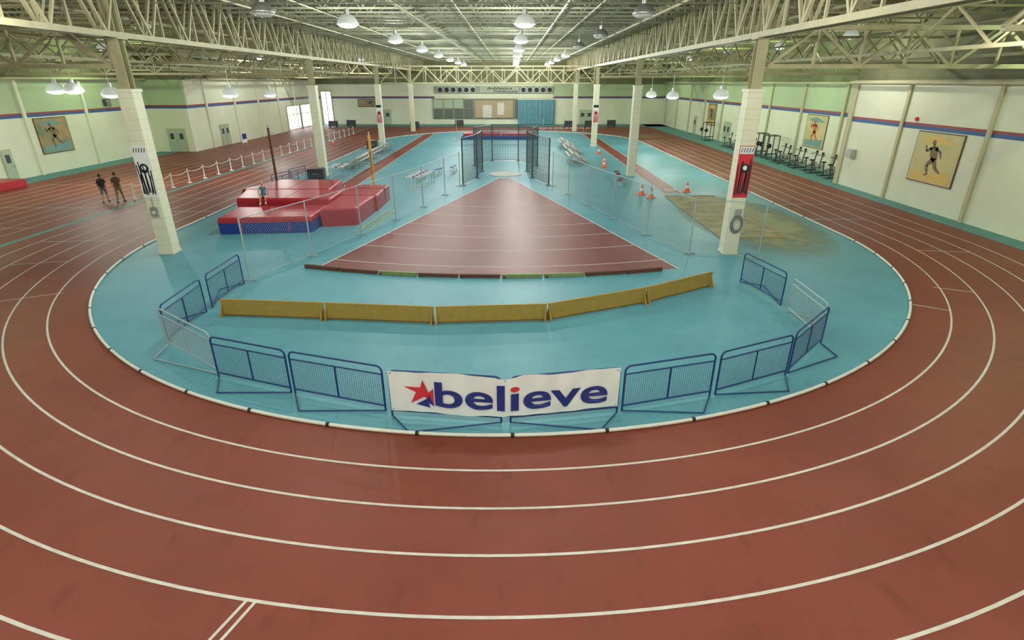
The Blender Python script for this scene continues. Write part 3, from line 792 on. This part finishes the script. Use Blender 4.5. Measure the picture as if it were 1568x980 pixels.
def bike():
    b=MB()
    b.beam((0,-.5,.05),(0,.55,.05),.08,M_DARK); b.beam((-.28,-.5,.04),(.28,-.5,.04),.07,M_DARK); b.beam((-.25,.55,.04),(.25,.55,.04),.07,M_DARK)
    b.cyl((-.03,.35,.38),(.03,.35,.38),.27,M_METAL,n=24); b.cyl((-.06,.35,.38),(.06,.35,.38),.06,M_DARK)
    b.beam((0,-.2,.08),(0,-.3,.85),.06,M_DARK); b.beam((0,-.15,.35),(0,.35,.38),.06,M_DARK); b.beam((0,.3,.4),(0,.42,1.15),.06,M_DARK)
    b.rbox(-.13,.13,-.46,-.16,.85,.93,M_BLACK,.035)
    b.tube([(-.25,.2,1.15),(-.24,.42,1.17),(.24,.42,1.17),(.25,.2,1.15)],.02,M_BLACK); b.rbox(-.12,.12,.4,.46,1.2,1.38,M_BLACK,.02)
    b.cyl((-.14,.02,.32),(.14,.02,.32),.02,M_METAL); b.beam((-.14,.02,.32),(-.14,.1,.17),.025,M_METAL); b.beam((.14,.02,.32),(.14,-.06,.47),.025,M_METAL)
    b.box(-.24,-.14,.05,.15,.15,.18,M_BLACK); b.box(.14,.24,-.11,-.01,.46,.49,M_BLACK)
    return b.mesh('exercise_bike')
bm_=bike()
for k in range(8): inst(bm_,'exercise_bike',(25.2+.25*(k%2),43.8+k*1.45,.005),-PI/2+random.uniform(-.2,.2),1.2)
for k in range(5): inst(bm_,'exercise_bike',(25.3,60.4+k*1.7,.005),-PI/2,1.15)
def rack():
    b=MB()
    for x in (-.6,.6):
        for y in (-.5,.5): b.beam((x,y,0),(x,y,2.2),.07,M_DARK)
        b.beam((x,-.5,.04),(x,.5,.04),.07,M_DARK); b.beam((x,-.5,2.2),(x,.5,2.2),.07,M_DARK)
    b.beam((-.6,.5,2.2),(.6,.5,2.2),.07,M_DARK); b.beam((-.6,-.5,2.2),(.6,-.5,2.2),.07,M_DARK)
    b.cyl((-1,-.55,1.3),(1,-.55,1.3),.02,M_METAL)
    for x in (-.9,.9): b.cyl((x-.05,-.55,1.3),(x+.05,-.55,1.3),.22,M_BLACK,n=18)
    b.rbox(-.15,.15,-.4,.8,.42,.5,M_BLACK,.03); b.beam((0,-.3,0),(0,-.3,.42),.06,M_DARK); b.beam((0,.7,0),(0,.7,.42),.06,M_DARK)
    return b.mesh('weight_rack')
rk=rack()
for y in (55.9,58.4,74.5): inst(rk,'weight_rack',(25.4,y,.005),-PI/2)

def bleacher(L=4):
    b=MB()
    for k in range(3):
        y=k*.6; z=.35+.3*k
        b.box(0,L,y,y+.28,z,z+.04,M_METAL); b.box(0,L,y+.3,y+.55,z-.2,z-.17,M_METAL)
    for i in range(4):
        x=.1+(L-.2)*i/3
        b.beam((x,0,.03),(x,1.6,.03),.05,M_METAL); b.beam((x,.0,.3),(x,1.5,.95),.05,M_METAL)
        for k in range(3): b.beam((x,.15+.6*k,0.02),(x,.15+.6*k,.35+.3*k),.05,M_METAL)
    return b.mesh('bleacher')
bl=bleacher(4)
for (x,y,r) in ((-14.7,52,-PI/2),(-14.8,57.5,-PI/2),(-14.8,63.5,-PI/2),(7.2,58,PI/2),(7.1,64,PI/2),(6.9,51.5,PI/2)): inst(bl,'bleacher',(x,y,.008),r)
def hurdle():
    b=MB()
    for x in (-.55,.55): b.cyl((x,0,0.03),(x,0,.95),.02,M_METAL,n=8); b.cyl((x,0,.03),(x,.6,.03),.02,M_METAL,n=8)
    b.cyl((-.55,.6,.03),(.55,.6,.03),.02,M_METAL,n=8); b.box(-.6,.6,-.02,.02,.93,1.0,M_BANW); b.box(-.1,.1,-.022,.022,.93,1.0,M_MRED)
    return b.mesh('hurdle')
hd=hurdle()
for k in range(3): inst(hd,'hurdle',(-13.6,43.4+k*.8,.008),.2)
for k in range(5): inst(hd,'hurdle',(-6.8+k*.12,38.5+k*.7,.008),.2)
for k in range(6): inst(hd,'hurdle',(3.6+k*1.5,82,.008),0)
def bench(m):
    b=MB(); b.rbox(-.9,.9,-.16,.16,.40,.47,m,.02)
    for x in (-.7,.7): b.beam((x,-.18,0),(x,-.05,.4),.04,M_METAL); b.beam((x,.18,0),(x,.05,.4),.04,M_METAL); b.beam((x,-.16,.12),(x,.16,.12),.03,M_METAL)
    return b.mesh('bench')
bn=bench(M_BPAD); bn2=bench(M_WOOD)
for (x,y,r) in ((-7.1,43.5,1.4),(-6.2,45.8,1.2),(-5.0,47.8,1.5)): inst(bn,'bench',(x,y,.008),r)
for (x,y,r) in ((8.0,41,1.3),(8.3,44,1.5)): inst(bn2,'bench',(x,y,.008),r)
b=MB(); b.rbox(-.6,.6,-.45,.45,0,.85,M_DARK,.05); b.box(-.62,.62,-.47,.47,.7,.76,M_BLACK); b.cyl((-.2,-.47,.45),(.2,-.47,.45),.02,M_METAL)
eb=b.mesh('equipment_case'); inst(eb,'equipment_case',(-15.2,43.4,.008),.1); inst(eb,'equipment_case',(-16.0,65.2,.008),.2)
LY=mat('ladder_yellow_green',(0.5,0.55,0.15),.6)
b=MB()
for s_ in (-.25,.25): b.beam((s_,0,.02),(s_,4.6,.02),.04,LY,.012)
for k in range(12): b.beam((-.25,k*.41,.02),(.25,k*.41,.02),.05,LY,.012)
b.obj('agility_ladder',(-7.6,27.6,.008),-.1)
for (x,y) in ((-30,97),(-27.5,99),(-16,95),(-9,99),(9.5,97),(13,97.5),(17,99)):
    b=MB(); b.rbox(-.7,.7,-.4,.4,.15,1.0,M_DARK,.04); b.tube([(-.7,-.4,1.0),(-.7,-.4,1.3),(-.7,.4,1.3),(-.7,.4,1.0)],.02,M_METAL)
    for wx in (-.55,.55):
        for wy in (-.3,.3): b.cyl((wx,wy-.03,.08),(wx,wy+.03,.08),.08,M_BLACK)
    b.obj('equipment_trolley',(x,y,.004))
b=MB(); b.box(-31.2,-31.12,66,67.2,.5,1.6,M_BANW); b.box(-31.11,-31.09,66.1,67.1,.9,1.5,M_INK)
for y in (66.1,67.1): b.beam((-31.16,y,0),(-31.16,y,1.6),.05,M_METAL); b.beam((-31.45,y,.03),(-30.85,y,.03),.05,M_METAL)
b.obj('notice_board')

# ---------------------------------------------------------------- people
def build_person(J,bones,mats,head,hands,hairm,skinm=M_SKIN,hairlen=0):
    names=list(J.keys()); idx={n:i for i,n in enumerate(names)}
    me=bpy.data.meshes.new('tmp'); me.from_pydata([J[n][0] for n in names],[(idx[a],idx[c]) for a,c,_ in bones],[])
    ob=bpy.data.objects.new('tmp',me); COL.objects.link(ob)
    md=ob.modifiers.new('s','SKIN')
    sv=me.skin_vertices[0].data
    for n in names:
        r=J[n][1]; sv[idx[n]].radius=r if hasattr(r,'__len__') else (r,r)
        sv[idx[n]].use_root=(n=='pelvis')
    md.use_smooth_shade=True
    ob.modifiers.new('ss','SUBSURF').levels=2
    bpy.context.view_layer.update()
    m2=bpy.data.meshes.new_from_object(ob.evaluated_get(bpy.context.evaluated_depsgraph_get()))
    bpy.data.objects.remove(ob)
    b=MB()
    groups={}
    for p in m2.polygons:
        c=p.center; best=None;bd=9
        for a,e,mt in bones:
            A=Vector(J[a][0]);E=Vector(J[e][0]);d=E-A
            t=max(0,min(1,(c-A).dot(d)/d.length_squared)); 
            ra=J[a][1];re=J[e][1]
            ra=ra if not hasattr(ra,'__len__') else max(ra); re=re if not hasattr(re,'__len__') else max(re)
            dist=(c-(A+d*t)).length-(ra*(1-t)+re*t)
            if dist<bd: bd=dist;best=(mt,t)
        mt=best[0]
        if isinstance(mt,tuple): mt=mt[0] if best[1]<mt[2] else mt[1]
        groups.setdefault(mt,[]).append(list(p.vertices))
    vs=[v.co[:] for v in m2.vertices]
    for mt,fs in groups.items():
        used=sorted({i for f in fs for i in f}); mp={i:k for k,i in enumerate(used)}
        b.add([vs[i] for i in used],[[mp[i] for i in f] for f in fs],mats[mt],True)
    hc,fd=Vector(head[0]),Vector(head[1]).normalized()
    right=fd.cross(Vector((0,0,1))).normalized()
    def W(x,y,z): return hc+right*x+fd*y+Vector((0,0,1))*z
    def hf(v):
        k=1-.25*max(0,-v.z/.12); return right*v.x*k+fd*(v.y*(1-.1*max(0,-v.z/.12)))+Vector((0,0,v.z))
    b.sph(hc,(.076,.095,.118),skinm,16,12,hf)
    b.cyl(W(0,.088,.015),W(0,.115,-.022),.008,skinm,r2=.015,n=8)
    for s_ in (-1,1):
        b.sph(W(s_*.03,.083,.008),.011,M_BANW,8,6); b.sph(W(s_*.03,.092,.008),.006,M_BLACK,8,6)
        b.sph(W(s_*.078,-.005,-.01),(.012,.018,.03),skinm,8,6)
    b.sph(W(0,.085,-.052),(.022,.008,.007),M_INKR,8,5)
    def hair(v):
        w=Vector(v)
        if w.y>.02 and w.z<.05: w.y=.02
        if w.z<-.06: w.z=-.06
        return right*w.x+fd*w.y+Vector((0,0,w.z))
    b.sph(W(0,-.012,.018),(.086,.1,.118),hairm,16,12,hair)
    if hairlen>0:
        b.sph(W(0,-.10,.03),(.035,.035,.035),hairm,10,8); b.cyl(W(0,-.11,.02),W(0,-.14,-hairlen),.035,hairm,r2=.012,n=10)
    for (wr,dr,pn) in hands:
        wr=Vector(wr);dr=Vector(dr).normalized();pn=Vector(pn).normalized(); sd=dr.cross(pn).normalized()
        pc=wr+dr*.05
        def pf(v): return dr*v.x+sd*v.y+pn*v.z
        b.sph(pc,(.055,.040,.016),skinm,12,8,pf)
        for k,l in enumerate((.068,.078,.072,.056)):
            o=pc+dr*.035+sd*(-.028+.0187*k); m1=o+dr*l*.5+pn*.006; e=m1+dr*l*.42+pn*.022
            b.cyl(o,m1,.0092,skinm,r2=.0085,n=8); b.cyl(m1,e,.0085,skinm,r2=.006,n=8); b.sph(m1,.0088,skinm,8,6); b.sph(e,.0062,skinm,8,6)
        o=pc-dr*.02-sd*.034; m1=o-sd*.028+dr*.03+pn*.01; e=m1+dr*.03+pn*.012-sd*.004
        b.cyl(o,m1,.012,skinm,r2=.010,n=8); b.cyl(m1,e,.010,skinm,r2=.007,n=8); b.sph(m1,.0102,skinm,8,6)
    return b
def standing(shirt,pants,hairm,stride=.16,short=True,name='walking_person',loc=(0,0),rot=0,H=1.0,bag=False):
    s=stride
    J={'pelvis':((0,0,.96),(.15,.11)),'waist':((0,.0,1.12),(.135,.10)),'chest':((0,.01,1.32),(.165,.115)),'neck0':((0,0,1.47),(.075,.07)),'neck1':((0,.01,1.57),.052),
       'shL':((-.18,0,1.42),.068),'elL':((-.235,-.05+s*.3,1.14),.044),'wrL':((-.245,.06+s*.6,.92),.028),
       'shR':((.18,0,1.42),.068),'elR':((.235,-.05-s*.4,1.14),.044),'wrR':((.245,.02-s*.7,.91),.028),
       'hL':((-.095,0,.86),.10),'kL':((-.10,-s*.3,.50),.062),'aL':((-.10,-s*1.5,.12),.042),'tL':((-.115,-s*1.5+.18,.045),(.04,.03)),'eL':((-.10,-s*1.5-.03,.05),(.038,.035)),
       'hR':((.095,0,.86),.10),'kR':((.10,s*.9,.50),.062),'aR':((.10,s*1.2,.11),.042),'tR':((.115,s*1.2+.19,.045),(.04,.03)),'eR':((.10,s*1.2-.04,.045),(.038,.035))}
    pk=('pants','skin',.9) if short else 'pants'; lk='skin' if short else 'pants'
    B=[('pelvis','waist','pants2'),('waist','chest','shirt'),('chest','neck0','shirt'),('neck0','neck1','skin'),
       ('chest','shL','shirt'),('shL','elL',('shirt','skin',.7)),('elL','wrL','skin'),('chest','shR','shirt'),('shR','elR',('shirt','skin',.7)),('elR','wrR','skin'),
       ('pelvis','hL','pants'),('hL','kL',pk),('kL','aL',lk),('aL','eL','shoe'),('aL','tL','shoe'),('pelvis','hR','pants'),('hR','kR',pk),('kR','aR',lk),('aR','eR','shoe'),('aR','tR','shoe')]
    M={'shirt':shirt,'pants':pants,'pants2':shirt,'skin':M_SKIN,'shoe':M_BLACK}
    b=build_person(J,B,M,((0,.02,1.67),(0,1,0)),[(J['wrL'][0],(0,.3,-1),(1,0,0)),(J['wrR'][0],(0,.1,-1),(-1,0,0))],hairm)
    if bag:
        b.rbox(-.15,.15,-.27,-.1,1.08,1.45,M_BLACK,.04); b.tube([(-.1,-.12,1.44),(-.11,.02,1.5),(-.11,.13,1.38),(-.12,.1,1.15)],.015,M_BLACK,n=6); b.tube([(.1,-.12,1.44),(.11,.02,1.5),(.11,.13,1.38),(.12,.1,1.15)],.015,M_BLACK,n=6)
    o=b.obj(name,(loc[0],loc[1],.0),rot); o.scale=(H,H,H)
    zmin=min(v.co.z for v in o.data.vertices); o.location.z=-zmin*H+.004
    return o
HD=mat('hair_dark',(0.03,0.02,0.015),.6); HBL=mat('hair_blonde',(0.50,0.30,0.12),.6)
SH1=mat('shirt_black',(0.025,0.03,0.04),.8); SH2=mat('shirt_dark_brown',(0.10,0.06,0.04),.8); PA1=mat('shorts_grey',(0.16,0.17,0.2),.8); PA2=mat('trousers_khaki',(0.20,0.15,0.10),.8)
standing(SH1,PA1,HD,.15,True,'walking_person',(-25.65,34.6),.35,1.0,True)
standing(SH2,PA2,HD,.17,False,'walking_person',(-24.7,34.6),.25,1.06)
def seated():
    J={'pelvis':((0,0,1.22),(.15,.12)),'waist':((0,-.03,1.36),(.115,.09)),'chest':((0,-.03,1.57),(.14,.10)),'neck0':((0,-.01,1.70),(.06,.055)),'neck1':((0,.01,1.79),.043),
       'shL':((-.155,-.02,1.66),.052),'elL':((-.21,-.14,1.42),.036),'wrL':((-.23,-.12,1.20),.024),
       'shR':((.155,-.02,1.66),.052),'elR':((.22,.08,1.44),.036),'wrR':((.17,.28,1.34),.024),
       'hL':((-.09,.06,1.20),.095),'kL':((-.13,.42,1.22),.058),'aL':((-.12,.38,.90),.036),'tL':((-.12,.55,.845),(.034,.026)),'eL':((-.12,.35,.85),(.032,.03)),
       'hR':((.09,.06,1.20),.095),'kR':((.12,.45,1.24),.058),'aR':((.14,.50,.90),.036),'tR':((.15,.67,.845),(.034,.026)),'eR':((.14,.47,.85),(.032,.03))}
    B=[('pelvis','waist','top'),('waist','chest','top'),('chest','neck0','top'),('neck0','neck1','skin'),
       ('chest','shL','top'),('shL','elL','skin'),('elL','wrL','skin'),('chest','shR','top'),('shR','elR','skin'),('elR','wrR','skin'),
       ('pelvis','hL','short'),('hL','kL',('short','skin',.4)),('kL','aL','skin'),('aL','eL','shoe'),('aL','tL','shoe'),('pelvis','hR','short'),('hR','kR',('short','skin',.4)),('kR','aR','skin'),('aR','eR','shoe'),('aR','tR','shoe')]
    M={'top':mat('tank_top_teal',(0.05,0.16,0.24),.8),'short':mat('shorts_blue',(0.03,0.05,0.14),.8),'skin':M_SKIN,'shoe':M_BANW}
    b=build_person(J,B,M,((0,.03,1.89),(-.4,.9,-.05)),[(J['wrL'][0],(-.1,.1,-1),(1,0,0)),(J['wrR'][0],(-.2,.9,-.2),(0,0,-1))],HBL,hairlen=.16)
    return b.obj('seated_athlete',(-13.75,30.42,0.0),PI+.25)
seated()

# ---------------------------------------------------------------- world + camera
w=bpy.data.worlds.new('World'); S.world=w; w.use_nodes=True
w.node_tree.nodes['Background'].inputs['Color'].default_value=(0.8,0.85,0.8,1); w.node_tree.nodes['Background'].inputs['Strength'].default_value=0.3
cam=bpy.data.cameras.new('Camera'); cam.sensor_width=36; cam.lens=19.17; cam.clip_end=400
co=bpy.data.objects.new('Camera',cam); COL.objects.link(co)
co.location=(0,0,7.0); co.rotation_euler=(math.radians(90-23.6),0,0)
S.camera=co
